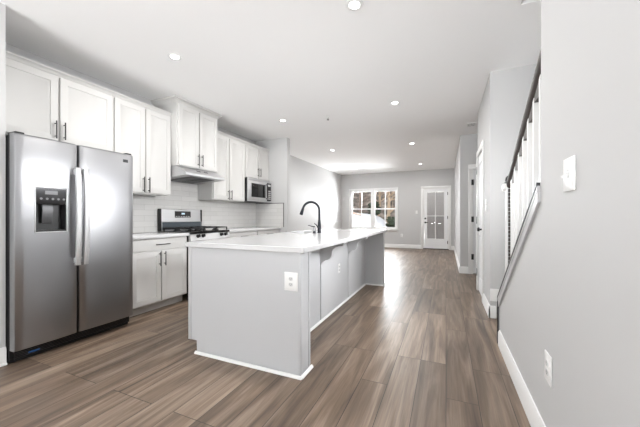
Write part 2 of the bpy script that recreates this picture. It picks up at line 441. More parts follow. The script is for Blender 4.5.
b = B(); lxm = (LX0+LX1)/2; lzm = 1.155
box(b, lxm-.013, lxm+.013, y0-.004, y0+.012, LZ0, LZ1); box(b, LX0, lxm-.012, y0-.004, y0+.012, lzm-.016, lzm+.016); box(b, lxm+.012, LX1, y0-.004, y0+.012, lzm-.016, lzm+.016)
s = .018
box(b, LX0-s, LX0, y0-.008, y0, LZ0-s, LZ1+s); box(b, LX1, LX1+s, y0-.008, y0, LZ0-s, LZ1+s); box(b, LX0, LX1, y0-.008, y0, LZ0-s, LZ0); box(b, LX0, LX1, y0-.008, y0, LZ1, LZ1+s)
obj('grille', b, M_TRIM, slab)
b = B(); box(b, LX0, LX1, y0+.014, y0+.018, LZ0, LZ1); obj('glass', b, M_GLASS, slab)
M_BLIND = mat('blind_slats', lin(176, 173, 172), .6, bump=.02)
M_BLIND.node_tree.nodes['Principled BSDF'].inputs['Transmission Weight'].default_value = 0
b = B(); k = LZ0+.004
while k < LZ1-.016:
    prism(b, [(y0+.026, k), (y0+.0275, k), (y0+.0305, k+.0185), (y0+.029, k+.0185)], 'x', LX0+.004, LX1-.004); k += .0162
obj('blind', b, M_BLIND, slab, label='closed grey slatted blind between the panes')
for z, nm in ((1.065, 'deadbolt'), (.925, 'handle')):
    b = B(); lathe(b, (-.665, y0-.012, z), [(.001, -.002), (.03, -.002), (.03, .012)], 'y')
    if nm == 'handle': box(b, -.675, -.575, y0-.06, y0-.045, z-.01, z+.01, .004); lathe(b, (-.665, y0-.05, z), [(.009, 0), (.009, .04)], 'y', 10)
    else: box(b, -.672, -.658, y0-.034, y0-.012, z-.02, z+.02, .003)
    obj(nm, b, M_BLACK, slab, label='black door '+nm)
for z in (.25, 1.1, 1.92):
    b = B(); lathe(b, (SX1+.002, y0-.008, z), [(.008, -.05), (.008, .05)], 'z', 10); box(b, SX1-.015, SX1+.018, y0-.004, y0-.001, z-.05, z+.05); obj('hinge', b, M_BLACK, d1, label='black hinge')

# closet door in the hall wall (faces the camera's left), two recessed panels
d2 = bpy.data.objects.new('door_2', None); COL.objects.link(d2); d2.location = (XB, (DY0+DY1)/2, 0); d2['kind'] = 'structure'
b = B(); cw = .085
box(b, XB-.018, XB-.001, DY0-cw, DY0, 0, DH, .004); box(b, XB-.018, XB-.001, DY1, DY1+cw, 0, DH, .004); box(b, XB-.018, XB-.001, DY0-cw, DY1+cw, DH, DH+cw, .004)
obj('casing', b, M_TRIM, d2)
def slab_x(bm, x0, x1, ya, yb, za, zb, rails):
    """a panelled slab facing -x: stiles, rails and recessed panels in one mesh"""
    st = .11
    box(bm, x0, x1, ya, ya+st, za, zb); box(bm, x0, x1, yb-st, yb, za, zb)
    for r0, r1 in rails: box(bm, x0, x1, ya+st, yb-st, r0, r1)
    for i in range(len(rails)-1):
        box(bm, x0+.012, x1-.012, ya+st, yb-st, rails[i][1], rails[i+1][0])
        box(bm, x0+.004, x0+.012, ya+st+.035, yb-st-.035, rails[i][1]+.035, rails[i+1][0]-.035)
b = B(); slab_x(b, XB+.004, XB+.04, DY0+.004, DY1-.004, .012, DH-.004, [(.012, .22), (.86, 1.0), (1.92, DH-.004)])
slab2 = obj('slab', b, M_DOOR, d2)
b = B(); lathe(b, (XB-.004, DY0+.07, .96), [(.028, .008), (.028, -.004), (.012, -.006), (.012, -.03), (.026, -.036), (.03, -.05), (.02, -.062), (.001, -.064)], 'x'); obj('knob', b, M_BLACK, slab2, label='black door knob')
for z in (.28, 1.08, 1.84):
    b = B(); lathe(b, (XB-.010, DY1+.012, z), [(.009, -.055), (.009, .055)], 'z', 10); box(b, XB-.022, XB-.018, DY1-.01, DY1+.03, z-.055, z+.055); obj('hinge', b, M_BLACK, d2, label='black hinge')

# door in the facing hall wall
d3 = bpy.data.objects.new('door_3', None); COL.objects.link(d3); d3.location = ((FX0+FX1)/2, YH, 0); d3['kind'] = 'structure'
DH3 = DH+.03
b = B(); cw = .085
box(b, FX0-cw, FX0, YH-.018, YH-.001, 0, DH3, .004); box(b, FX1, FX1+cw, YH-.018, YH-.001, 0, DH3, .004); box(b, FX0-cw, FX1+cw, YH-.018, YH-.001, DH3, DH3+cw, .004)
obj('casing', b, M_TRIM, d3)
b = B(); st = .11; ya, yb = YH+.004, YH+.04
box(b, FX0+.004, FX0+st, ya, yb, .012, DH3-.004); box(b, FX1-st, FX1-.004, ya, yb, .012, DH3-.004)
for r0, r1 in ((.012, .22), (.86, 1.0), (1.92, DH3-.004)): box(b, FX0+st, FX1-st, ya, yb, r0, r1)
for r0, r1 in ((.22, .86), (1.0, 1.92)): box(b, FX0+st, FX1-st, ya+.012, yb-.012, r0, r1)
slab3 = obj('slab', b, M_DOOR, d3)
for z in (.34, 1.08, 1.81):
    b = B(); lathe(b, (FX0-.006, YH-.012, z), [(.009, -.055), (.009, .055)], 'z', 10); box(b, FX0-.03, FX0+.012, YH-.024, YH-.018, z-.055, z+.055); obj('hinge', b, M_BLACK, d3, label='black hinge')
b = B(); lathe(b, (FX1-.07, YH-.0, .96), [(.028, .004), (.028, -.006), (.012, -.008), (.012, -.03), (.028, -.04), (.02, -.062), (.001, -.064)], 'y'); obj('knob', b, M_BLACK, slab3, label='black door knob')

# ------------------------------------------------------------ cabinets
def shaker(bm, x, y0, y1, z0, z1, t=.02, st=.058, rec=.009, sl=.010):
    """framed door facing +x with a sloped bead round a recessed panel; x is the back face"""
    f = x+t
    def ring(m, xx): return [bm.verts.new(p) for p in ((xx, y0+m, z0+m), (xx, y1-m, z0+m), (xx, y1-m, z1-m), (xx, y0+m, z1-m))]
    rs = [ring(0, x), ring(0, f-.002), ring(.002, f), ring(st, f), ring(st+.001, f-.007), ring(st+.010, f-.0075), ring(st+.011+sl, f-.006-rec)]
    bm.faces.new(rs[0][::-1])
    for i in range(len(rs)-1):
        for k in range(4): bm.faces.new((rs[i][k], rs[i][(k+1) % 4], rs[i+1][(k+1) % 4], rs[i+1][k]))
    bm.faces.new(rs[-1])

def pull(bm, x, y, z, L=.16, vertical=True, r=.006):
    """bar pull standing off a face at x, facing +x"""
    d = (0, 0, 1) if vertical else (0, 1, 0)
    p = Vector((x+.032, y, z)); v = Vector(d)
    tube(bm, [p-v*L/2, p+v*L/2], r, 10)
    for s in (-1, 1):
        q = p+v*s*(L/2-.025); tube(bm, [Vector((x, q.y, q.z)), q], r*.8, 8)

def cabinet_upper(label, y0, y1, z0, z1, xf, doors, hz, crown=True, hl=.17):
    """doors: list of (y0, y1, handle side -1/+1)"""
    root = thing('wall_cabinet', label, 'cabinet', (XK, (y0+y1)/2, z0), 'white wall cabinets')
    b = B(); box(b, XK+.002, xf-.021, y0+.001, y1-.001, z0, z1); obj('body', b, M_CAB, root)
    for a0, a1, s in doors:
        b = B(); shaker(b, xf-.02, a0, a1, z0+.012, z1-.016); d = obj('door', b, M_CAB, root)
        hy = a1-.026 if s > 0 else a0+.026
        b = B(); pull(b, xf-.001, hy, hz, hl); obj('handle', b, M_BRONZE, d, label='dark metal bar handle')
    if crown:
        b = B()
        prism(b, [(xf-.06, z1), (xf-.016, z1), (xf-.012, z1+.012), (xf+.004, z1+.03), (xf+.012, z1+.034), (xf+.012, z1+.045), (xf-.06, z1+.045)], 'y', y0+.001, y1-.001)
        obj('crown_moulding', b, M_CAB, root)
    return root
XU = -3.44; ZT = 2.50
cabinet_upper('white two-door wall cabinet above the refrigerator', 1.107, 2.10, 1.845, ZT, XU, [(1.117, 1.588, 1), (1.606, 2.09, -1)], 1.965)
cabinet_upper('tall white wall cabinet between the refrigerator and the range hood', 2.10, 2.857, 1.42, ZT, XU, [(2.115, 2.472, 1), (2.492, 2.845, -1)], 1.53, hl=.19)
hc = cabinet_upper('white wall cabinet above the range hood, its crown raised to the ceiling', 2.86, 3.63, 1.833, 2.685, -3.33, [(2.885, 3.235, 1), (3.255, 3.605, -1)], 1.955, crown=False)
b = B()
xf = -3.33; za = 2.685; zb = CEIL-.002
pr = [(0, 0), (.004, 0), (.012, .016), (.040, .042), (.05, .046), (.05, zb-za), (0, zb-za)]
# mitred crown: front run and both returns as one swept ring
rings = []
for d, h in pr:
    rings.append([b.verts.new(p) for p in ((XK+.002, 2.861-d, za+h), (xf-.02+d, 2.861-d, za+h), (xf-.02+d, 3.629+d, za+h), (XK+.002, 3.629+d, za+h))])
for i in range(len(rings)-1):
    for k in range(3): b.faces.new((rings[i][k], rings[i][k+1], rings[i+1][k+1], rings[i+1][k]))
b.faces.new(rings[-1]); b.faces.new(rings[0][::-1])
obj('crown_moulding', b, M_CAB, hc)
cabinet_upper('tall white wall cabinet between the range hood and the microwave', 3.633, 4.45, 1.41, ZT, XU, [(3.648, 4.005, 1), (4.025, 4.436, -1)], 1.505, hl=.17)
cabinet_upper('short white wall cabinet above the microwave', 4.452, 5.246, 1.875, ZT, XU, [(4.475, 4.87, 1), (4.888, 5.236, -1)], 2.01, hl=.17)

def cabinet_base(label, y0, y1, xf, drawers, doors):
    root = thing('base_cabinet', label, 'cabinet', (XK, (y0+y1)/2, 0), 'white base cabinets along the kitchen wall')
    b = B(); box(b, XK+.002, xf-.021, y0+.001, y1-.001, .102, .879); obj('body', b, M_CAB, root)
    b = B(); box(b, xf-.11, xf-.095, y0+.001, y1-.001, .002, .102); obj('toe_kick', b, M_CABIN, root, label='grey toe board')
    for a0, a1 in drawers:
        b = B(); box(b, xf-.02, xf, a0, a1, .735, .865, .003); d = obj('drawer', b, M_CAB, root)
        b = B(); pull(b, xf-.001, (a0+a1)/2, .80, .19, False); obj('handle', b, M_BRONZE, d, label='dark metal bar handle')
    for a0, a1, s in doors:
        b = B(); shaker(b, xf-.02, a0, a1, .118, .72); d = obj('door', b, M_CAB, root)
        hy = a1-.026 if s > 0 else a0+.026
        b = B(); pull(b, xf-.001, hy, .625, .17); obj('handle', b, M_BRONZE, d, label='dark metal bar handle')
    return root
XBF = -3.17
cabinet_base('white base cabinet between the refrigerator and the range', 2.10, 2.880, XBF, [(2.12, 2.868)], [(2.12, 2.486, 1), (2.502, 2.868, -1)])
cabinet_base('white base cabinet on the far side of the range, next to it', 3.664, 4.45, XBF, [(3.684, 4.43)], [(3.684, 4.05, 1), (4.065, 4.43, -1)])
cabinet_base('white base cabinet below the microwave, against the end wall', 4.452, 5.245, XBF, [(4.47, 5.225)], [(4.47, 4.84, 1), (4.855, 5.225, -1)])
b = B(); box(b, XK+.002, -3.135, 2.062, 2.881, .88, .918, .004); tag(obj('countertop', b, M_QUARTZ), 'short white countertop between the refrigerator and the range', 'countertop', 'white countertops')
b = B(); box(b, XK+.002, -3.135, 3.664, 5.247, .88, .918, .004); tag(obj('countertop', b, M_QUARTZ), 'long white countertop right of the range, ending at the side wall', 'countertop', 'white countertops')
# backsplash
b = B(); box(b, XK+.0015, XK+.009, 2.03, 5.24, .919, 1.41)
box(b, XK+.0015, XK+.009, 2.862, 3.63, 1.41, 1.655)
tag(obj('tile_backsplash', b, M_TILE), 'white subway tile backsplash along the kitchen wall behind the range', 'backsplash')
bs = thing('tile_backsplash', 'square tiled return of the backsplash on the end wall with dark edge trim', 'backsplash', (-3.4, YP, .919))
b = B(); box(b, XK+.012, -3.085, YP-.009, YP-.0015, .919, 1.405); obj('tile_panel', b, M_TILE, bs)
b = B(); box(b, XK+.012, -3.075, YP-.011, YP-.0015, 1.406, 1.418); box(b, -3.087, -3.075, YP-.011, YP-.0015, .919, 1.406); obj('edge_trim', b, M_EDGE, bs, label='dark metal edge strip')

# ------------------------------------------------------------ refrigerator
def curved_slab(bm, y0, y1, z0, z1, xb, xf, bow=.012, hole=None, rad=.02, nseg=10):
    """door facing +x with a bowed front and rounded vertical edges; hole=(ya,yb,za,zb)"""
    ys = [y0, y0+rad*.3, y0+rad] + [y0+rad+(y1-y0-2*rad)*i/nseg for i in range(1, nseg)] + [y1-rad, y1-rad*.3, y1]
    if hole: ys = sorted(set([y for y in ys if abs(y-hole[0]) > .012 and abs(y-hole[1]) > .012]+[hole[0], hole[1]]))
    zs = [z0, z0+.006] + ([hole[2], hole[3]] if hole else []) + [z1-.03, z1-.008, z1]
    def X(y, z):
        u = (y-y0)/(y1-y0); x = xf-bow*(2*u-1)**2
        e = min(y-y0, y1-y)
        if e < rad: x -= rad*(1-math.sqrt(max(0, 1-((rad-e)/rad)**2)))
        if z <= z0: x -= .005
        if z >= z1: x -= .014
        elif z > z1-.02: x -= .004
        return x
    F = [[bm.verts.new((X(y, z), y, z)) for z in zs] for y in ys]
    Bk = [[bm.verts.new((xb, y, z)) for z in zs] for y in ys]
    ny, nz = len(ys), len(zs)
    def inh(i, j): return hole and ys[i] >= hole[0]-1e-6 and ys[i+1] <= hole[1]+1e-6 and zs[j] >= hole[2]-1e-6 and zs[j+1] <= hole[3]+1e-6
    for i in range(ny-1):
        for j in range(nz-1):
            if inh(i, j): continue
            f = bm.faces.new((F[i][j], F[i+1][j], F[i+1][j+1], F[i][j+1])); f.smooth = True
            bm.faces.new((Bk[i][j], Bk[i][j+1], Bk[i+1][j+1], Bk[i+1][j]))
    for i in range(ny-1):
        bm.faces.new((F[i][0], Bk[i][0], Bk[i+1][0], F[i+1][0])); bm.faces.new((F[i][-1], F[i+1][-1], Bk[i+1][-1], Bk[i][-1]))
    for j in range(nz-1):
        bm.faces.new((F[0][j], F[0][j+1], Bk[0][j+1], Bk[0][j])); bm.faces.new((F[-1][j], Bk[-1][j], Bk[-1][j+1], F[-1][j+1]))
    if hole:
        for i in range(ny-1):
            for j in range(nz-1):
                if not inh(i, j): continue
                for (p, q, ii, jj) in ((F[i][j], F[i+1][j], i, j-1), (F[i][j+1], F[i+1][j+1], i, j+1), (F[i][j], F[i][j+1], i-1, j), (F[i+1][j], F[i+1][j+1], i+1, j)):
                    if not inh(ii, jj):
                        idx = {v: w_ for r1, r2 in zip(F, Bk) for v, w_ in zip(r1, r2)}
                        bm.faces.new((p, q, idx[q], idx[p]))
FY0, FY1 = 1.112, 2.036; FS = 1.535; XD = -2.995
fr = thing('refrigerator', 'stainless steel side-by-side refrigerator with ice and water dispenser', 'refrigerator', (XK+.4, (FY0+FY1)/2, 0))
b = B(); box(b, XK+.03, -3.075, FY0, FY1, .03, 1.765, .006); obj('body', b, M_BLACK, fr, label='black refrigerator body')
b = B(); box(b, -3.16, -3.09, FY0+.004, FY1-.004, .002, .03)
for i in range(5): box(b, -3.075, -3.045, FY0+.02, FY1-.02, .034+.012*i, .041+.012*i)
obj('grille', b, M_BLACK, fr, label='black toe grille')
b = B(); box(b, -3.0445, -3.043, FY0+.10, FY0+.17, .05, .062); obj('sticker', b, M_BLUE, fr, label='small blue sticker on the toe grille')
hole = (1.236, 1.440, 1.012, 1.366)
b = B(); curved_slab(b, FY0, FS-.004, .105, 1.775, -3.07, XD, .010, hole); dl = obj('door', b, M_STEEL, fr)
b = B(); curved_slab(b, FS+.004, FY1, .105, 1.775, -3.07, XD, .010); dr = obj('door', b, M_STEEL, fr)
# dispenser set in the left door
b = B(); y0, y1, z0, z1 = hole; t = .007
box(b, XD-.012, XD+.006, y0-t, y0, z0-t, z1+t, .003); box(b, XD-.012, XD+.006, y1, y1+t, z0-t, z1+t, .003)
box(b, XD-.012, XD+.006, y0, y1, z0-t, z0, .003); box(b, XD-.012, XD+.006, y0, y1, z1, z1+t, .003)
obj('dispenser_frame', b, M_STEEL2, dl, label='pale metal dispenser surround')
b = B(); zc = 1.235
box(b, -3.068, -3.062, y0, y1, z0, z1); box(b, -3.062, XD-.004, y0, y0+.004, z0, zc); box(b, -3.062, XD-.004, y1-.004, y1, z0, zc); box(b, -3.062, XD-.002, y0+.004, y1-.004, z0, z0+.012)
obj('dispenser_recess', b, M_BLACK, dl, label='black dispenser recess')
b = B(); prism(b, [(-3.062, zc), (XD-.02, zc), (XD-.002, zc+.03), (XD-.002, z1), (-3.062, z1)], 'y', y0, y1); obj('dispenser_panel', b, mat('dispenser_panel', lin(62, 62, 64), .25, .3, var=.1), dl, label='dark grey control panel')
b = B()
for i in range(5): lathe(b, (XD-.001, y0+.035+.038*i, zc+.045), [(.009, -.003), (.009, .002)], 'x', 12)
box(b, XD-.003, XD-.0005, y0+.06, y1-.06, z1-.05, z1-.02)
obj('dispenser_buttons', b, mat('button_grey', lin(118, 118, 120), .4, var=.05), dl)
b = B(); prism(b, [(-3.058, zc), (-3.03, zc), (-3.02, 1.19), (-3.035, 1.08), (-3.045, 1.08), (-3.055, 1.19)], 'y', 1.29, 1.36); obj('dispenser_paddle', b, mat('paddle_grey', lin(70, 70, 72), .3, .2, var=.1), dl, label='dark grey paddle')
def fr_handle(y):
    b = B(); x = XD
    pts = []
    for i in range(15):
        u = i/14; z = .71+u*.85
        pts.append((x+.062-.022*abs(2*u-1)**3, y, z))
    # flattened bar
    prof = [(-.012, -.019), (.009, -.019), (.015, -.011), (.015, .011), (.009, .019), (-.012, .019)]
    rings = [[b.verts.new((p[0]+q[0], p[1]+q[1], p[2])) for q in prof] for p in pts]
    for i in range(len(rings)-1):
        for k in range(6):
            f = b.faces.new((rings[i][k], rings[i][(k+1) % 6], rings[i+1][(k+1) % 6], rings[i+1][k])); f.smooth = k not in (5,)
    b.faces.new(rings[0][::-1]); b.faces.new(rings[-1])
    for z in (.75, 1.525): box(b, x-.004, x+.045, y-.013, y+.013, z-.022, z+.022, .004)
    return b
obj('handle', fr_handle(FS-.030), M_STEEL2, dl, label='pale curved bar handle')
obj('handle', fr_handle(FS+.030), M_STEEL2, dr, label='pale curved bar handle')
b = B(); box(b, XD-.012, XD-.001, FY1-.115, FY1-.065, 1.685, 1.715, .002); obj('badge', b, M_EDGE, dr, label='small dark square badge')
for y in (FY0+.04, FY1-.04):
    b = B(); box(b, -3.14, -3.02, y-.028, y+.028, 1.766, 1.79, .006); obj('hinge_cover', b, M_BLACK, fr, label='black hinge cover')

# ------------------------------------------------------------ range hood
rh = thing('range_hood', 'stainless steel range hood under the raised white cabinet', 'range hood', (XK, 3.245, 1.66))
b = B(); prism(b, [(XK+.01, 1.83), (-3.36, 1.83), (-3.20, 1.735), (-3.19, 1.728), (-3.19, 1.700), (-3.20, 1.695), (XK+.01, 1.665)], 'y', 2.868, 3.622)
obj('shell', b, M_STEEL2, rh)
n = Vector((.095, 0, .16)).normalized(); c = Vector((-3.28, 3.245, 1.7825))+n*.0015
u = Vector((.16, 0, -.095)).normalized()
for dy in (-.09, -.05, .05, .09):
    b = B(); q = c+Vector((0, dy, 0))
    vs = [q-u*.012+Vector((0, -.014, 0)), q+u*.012+Vector((0, -.014, 0)), q+u*.012+Vector((0, .014, 0)), q-u*.012+Vector((0, .014, 0))]
    lo = [b.verts.new(v) for v in vs]; hi = [b.verts.new(v+n*.004) for v in vs]
    b.faces.new(lo[::-1]); b.faces.new(hi)
    for k in range(4): b.faces.new((lo[k], lo[(k+1) % 4], hi[(k+1) % 4], hi[k]))
    obj('switch', b, M_EDGE, rh, label='small dark rocker switch')
for y in (3.02, 3.255):
    b = B(); prism(b, [(-3.72, 1.664), (-3.26, 1.688), (-3.26, 1.684), (-3.72, 1.660)], 'y', y, y+.215)
    obj('filter', b, M_EDGE, rh, label='dark mesh filter under the hood')

# ------------------------------------------------------------ gas range
RY0, RY1 = 2.888, 3.656; XRF = -3.115
rg = thing('gas_range', 'stainless steel gas range with black grates, standing between the base cabinets', 'stove', (XK+.35, 3.272, 0))
b = B(); box(b, XK+.02, XRF-.045, RY0, RY1, .09, .895); obj('body', b, M_BLACK, rg, label='black range body')
b = B(); box(b, XK+.02, XRF-.01, RY0+.001, RY1-.001, .896, .928, .006); obj('cooktop', b, M_BGLASS, rg, label='black cooktop')
b = B(); prism(b, [(XK+.02, .929), (XK+.085, .929), (XK+.085, 1.05), (XK+.07, 1.06), (XK+.065, 1.238), (XK+.055, 1.248), (XK+.02, 1.248)], 'y', RY0+.02, RY1-.02)
bg = obj('backguard', b, M_STEEL2, rg)
b = B(); box(b, XK+.086, XK+.089, RY0+.03, RY1-.03, .945, 1.052); obj('backguard_panel', b, mat('slate_glass', lin(86, 94, 100), .12, .3, var=.05), bg, label='dark glossy lower strip of the backguard')
b = B(); prism(b, [(XK+.068, 1.12), (XK+.074, 1.12), (XK+.073, 1.205), (XK+.066, 1.215)], 'y', 3.14, 3.43); dp = obj('display', b, M_BLACK, bg, label='black control display')
b = B(); box(b, XK+.0745, XK+.0755, 3.255, 3.315, 1.165, 1.19); obj('clock', b, M_DISPLAY, bg)
b = B()
for i in range(6): box(b, XK+.0742, XK+.0752, 3.15+.045*i, 3.178+.045*i, 1.13, 1.14)
obj('button_marks', b, M_SHADEGREY, bg)
for y in (RY0+.002, RY1-.0195):
    b = B(); box(b, XK+.022, XK+.083, y, y+.0175, .93, 1.245, .004); obj('backguard_end', b, M_BLACK, bg, label='black end cap')
# control panel with knobs
b = B(); prism(b, [(XRF-.045, .80), (XRF-.005, .80), (XRF, .81), (XRF-.025, .915), (XRF-.035, .925), (XRF-.045, .925)], 'y', RY0+.002, RY1-.002); cp = obj('control_panel', b, M_STEEL2, rg)
tilt = Vector((.105, 0, .025)).normalized()
for dy in (.125, .215, .575, .665):
    b = B(); lathe(b, (0, 0, 0), [(.024, -.002), (.025, .006), (.021, .012), (.019, .034), (.015, .038), (.001, .038)], 'x', 20)
    box(b, .01, .046, -.005, .005, -.02, .02, .002)
    rot = Vector((1, 0, 0)).rotation_difference(tilt).to_matrix()
    bmesh.ops.rotate(b, verts=b.verts, cent=(0, 0, 0), matrix=rot); bmesh.ops.translate(b, verts=b.verts, vec=(XRF-.010, RY0+dy, .865))
    obj('knob', b, M_BLACK, cp, label='black burner knob')
b = B(); box(b, XRF-.044, XRF-.012, RY0+.006, RY1-.006, .275, .792, .005); od = obj('oven_door', b, M_STEEL2, rg)
b = B(); box(b, XRF-.0115, XRF-.009, RY0+.12, RY1-.12, .40, .66); obj('oven_window', b, M_BGLASS, od, label='black glass oven window')
b = B(); tube(b, [(XRF+.035, RY0+.06, .745), (XRF+.035, RY1-.06, .745)], .012, 12)
for y in (RY0+.09, RY1-.09): tube(b, [(XRF-.012, y, .745), (XRF+.035, y, .745)], .009, 10)
obj('handle', b, M_STEEL2, od)
b = B(); box(b, XRF-.044, XRF-.012, RY0+.006, RY1-.006, .10, .268, .005); obj('drawer', b, M_STEEL2, rg)
for y in (RY0+.05, RY1-.05):
    for x in (XK+.1, XRF-.09):
        b = B(); lathe(b, (x, y, .002), [(.024, 0), (.024, .012), (.014, .016), (.014, .088)], 'z', 14); obj('foot', b, M_BLACK, rg)
XC0, XC1 = XK+.11, XRF-.035
for i, (a0, a1) in enumerate(((RY0+.025, RY0+.27), (RY0+.275, RY0+.497), (RY0+.502, RY1-.025))):
    b = B(); z = .972; t = .007
    for y in (a0+t, a1-t): box(b, XC0, XC1, y-t, y+t, z-t*1.3, z+t, .002)
    for x in (XC0+t, (XC0+XC1)/2, XC1-t): box(b, x-t, x+t, a0+.0, a1-.0, z-t*1.2, z+t*.98, .002)
    for x in (XC0+(XC1-XC0)*.25, XC0+(XC1-XC0)*.75):
        box(b, x-t*.8, x+t*.8, a0+t, a0+(a1-a0)*.36, z-t, z+t*.95); box(b, x-t*.8, x+t*.8, a1-(a1-a0)*.36, a1-t, z-t, z+t*.95)
    ym = (a0+a1)/2
    for q0, q1 in ((XC0, XC0+.09), (XC0+.17, XC1-.17), (XC1-.09, XC1)): box(b, q0, q1, ym-t*.8, ym+t*.8, z-t, z+t*.95)
    for y in (a0+t, a1-t):
        for x in (XC0+t, XC1-t): box(b, x-t, x+t, y-t, y+t, .929, z-t)
    obj('grate', b, M_IRON, rg, label='black cast iron grate')
    for x in (XC0+(XC1-XC0)*.25, XC0+(XC1-XC0)*.75):
        if i == 1 and x < (XC0+XC1)/2: continue
        b = B(); lathe(b, (x if i != 1 else (XC0+XC1)/2, ym, .929), [(.05, 0), (.05, .008), (.036, .012), (.036, .024), (.001, .026)], 'z', 20); obj('burner', b, M_IRON, rg)

# ------------------------------------------------------------ microwave
XM = -3.38; MY0, MY1 = 4.46, 5.24; MZ0, MZ1 = 1.425, 1.868
mw = thing('microwave', 'stainless steel over-counter microwave under the short white cabinet', 'microwave', (XK, 4.83, MZ0))
b = B(); box(b, XK+.01, XM-.03, MY0, MY1, MZ0, MZ1, .004); obj('body', b, M_BLACK, mw, label='black microwave case')
b = B(); box(b, XM-.029, XM, MY0+.002, MY1-.16, MZ0+.03, MZ1-.045, .004); md = obj('door', b, M_STEEL2, mw)
b = B(); box(b, XM+.0005, XM+.004, MY0+.10, MY1-.215, MZ0+.085, MZ1-.095, .001); obj('window', b, M_BGLASS, md, label='black glass door window')
b = B(); y = MY1-.19
tube(b, [(XM, y, MZ0+.07), (XM+.035, y, MZ0+.085), (XM+.04, y, (MZ0+MZ1)/2), (XM+.035, y, MZ1-.10), (XM, y, MZ1-.085)], .010, 10); obj('handle', b, M_BLACK, md, label='dark bar handle')
b = B(); box(b, XM-.029, XM, MY1-.156, MY1-.002, MZ0+.03, MZ1-.045, .004); mp_ = obj('control_panel', b, M_BGLASS, mw, label='black control panel')
b = B(); box(b, XM+.0003, XM+.002, MY1-.135, MY1-.025, MZ1-.11, MZ1-.075); obj('display', b, M_SHADEGREY, mp_)
b = B()
for i in range(3):
    for j in range(5): box(b, XM+.0003, XM+.0015, MY1-.135+.04*i, MY1-.107+.04*i, MZ0+.06+.04*j, MZ0+.085+.04*j)
obj('keypad', b, M_SHADEGREY, mp_)
b = B(); box(b, XM-.029, XM-.004, MY0+.002, MY1-.002, MZ1-.042, MZ1-.002, .003); box(b, XM-.029, XM-.002, MY0+.002, MY1-.002, MZ0+.002, MZ0+.027, .003); obj('trim_strip', b, M_STEEL2, mw)

# ------------------------------------------------------------ island
IX0, IX1, IY0, IY1 = -2.0, -.937, 1.83, 4.87
XI = -1.237; ZI = .879
isl = thing('kitchen_island', 'long pale grey kitchen island with overhanging top on scrolled corbels', 'kitchen island', ((IX0+IX1)/2, (IY0+IY1)/2, 0))
def end_panel(y0, y1):
    b = B()
    prism(b, [(IX0+.09, .002), (IX1, .002), (IX1, ZI), (IX0, ZI), (IX0, .102), (IX0+.09, .102)], 'y', y0, y1)
    return b
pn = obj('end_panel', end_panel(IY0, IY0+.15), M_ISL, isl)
for q in ((IX1-.018, IX1, IY0-.006, IY0-.0005, .03), (IX0, IX0+.030, IY0-.006, IY0-.0005, .102), (IX1+.0005, IX1+.005, IY0-.006, IY0+.03, .03), (IX1+.0005, IX1+.005, IY0+.12, IY0+.15, .03)):
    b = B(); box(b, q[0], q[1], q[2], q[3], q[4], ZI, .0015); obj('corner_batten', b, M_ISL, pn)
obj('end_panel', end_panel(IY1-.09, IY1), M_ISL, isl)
b = B(); box(b, IX0+.022, XI-.02, IY0+.151, IY1-.091, .102, .66); box(b, IX0+.075, XI-.02, IY0+.151, IY1-.091, .002, .102)
box(b, IX0+.022, XI-.02, IY0+.151, 3.22, .66, ZI-.002); box(b, IX0+.022, XI-.02, 4.03, IY1-.091, .66, ZI-.002)      # the sink bay stays open
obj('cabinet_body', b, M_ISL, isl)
seams = [IY0+.151, 2.885, 3.845, IY1-.091]
for i in range(3):
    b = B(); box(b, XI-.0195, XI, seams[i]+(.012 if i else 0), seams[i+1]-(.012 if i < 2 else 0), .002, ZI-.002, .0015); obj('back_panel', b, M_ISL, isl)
# shoe moulding
b = B()
def shoe_x(y0, y1, x, s): prism(b, [(x, .002), (x+s*.016, .002), (x+s*.014, .012), (x+s*.006, .02), (x, .022)], 'y', y0, y1)
def shoe_y(x0, x1, y, s): prism(b, [(y, .002), (y+s*.016, .002), (y+s*.014, .012), (y+s*.006, .02), (y, .022)], 'x', x0, x1)
shoe_x(seams[0]+.001, seams[3]-.001, XI+.0005, 1)
shoe_y(IX0+.09, IX1+.016, IY0-.0125, -1); shoe_x(IY0-.0125, IY0+.166, IX1+.0065, 1); shoe_y(XI+.02, IX1+.01, IY0+.1505, 1)
shoe_y(XI+.02, IX1, IY1-.0905, -1); shoe_x(IY1-.105, IY1+.01, IX1+.0005, 1)
obj('shoe_moulding', b, M_TRIM, isl)
# corbels (scrolled brackets)
def corbel(yc):
    b = B(); x0 = XI+.0005; z1 = ZI-.001; D = .26; Hh = .275
    pts = [(x0, z1), (x0+D, z1), (x0+D, z1-.035), (x0+D-.012, z1-.05)]
    for i in range(1, 9):       # concave sweep
        a = i/8*PI/2; pts.append((x0+D-.012-.115*math.sin(a), z1-.05-.07*(1-math.cos(a))-.0))
    for i in range(1, 9):       # convex belly
        a = i/8*PI/2; pts.append((x0+D-.127-.065*(1-math.cos(a)) - .0, z1-.12-.085*math.sin(a)))
    for i in range(1, 6):       # return at the foot
        a = i/5*PI/2; pts.append((x0+.068-.068*math.sin(a)*.95, z1-.205-(Hh-.205)*(1-math.cos(a))**.8))
    pts.append((x0, z1-Hh))
    prism(b, pts, 'y', yc-.035, yc+.035)
    return b
for yc in (2.91, 3.87): obj('corbel', corbel(yc), M_ISL, isl)
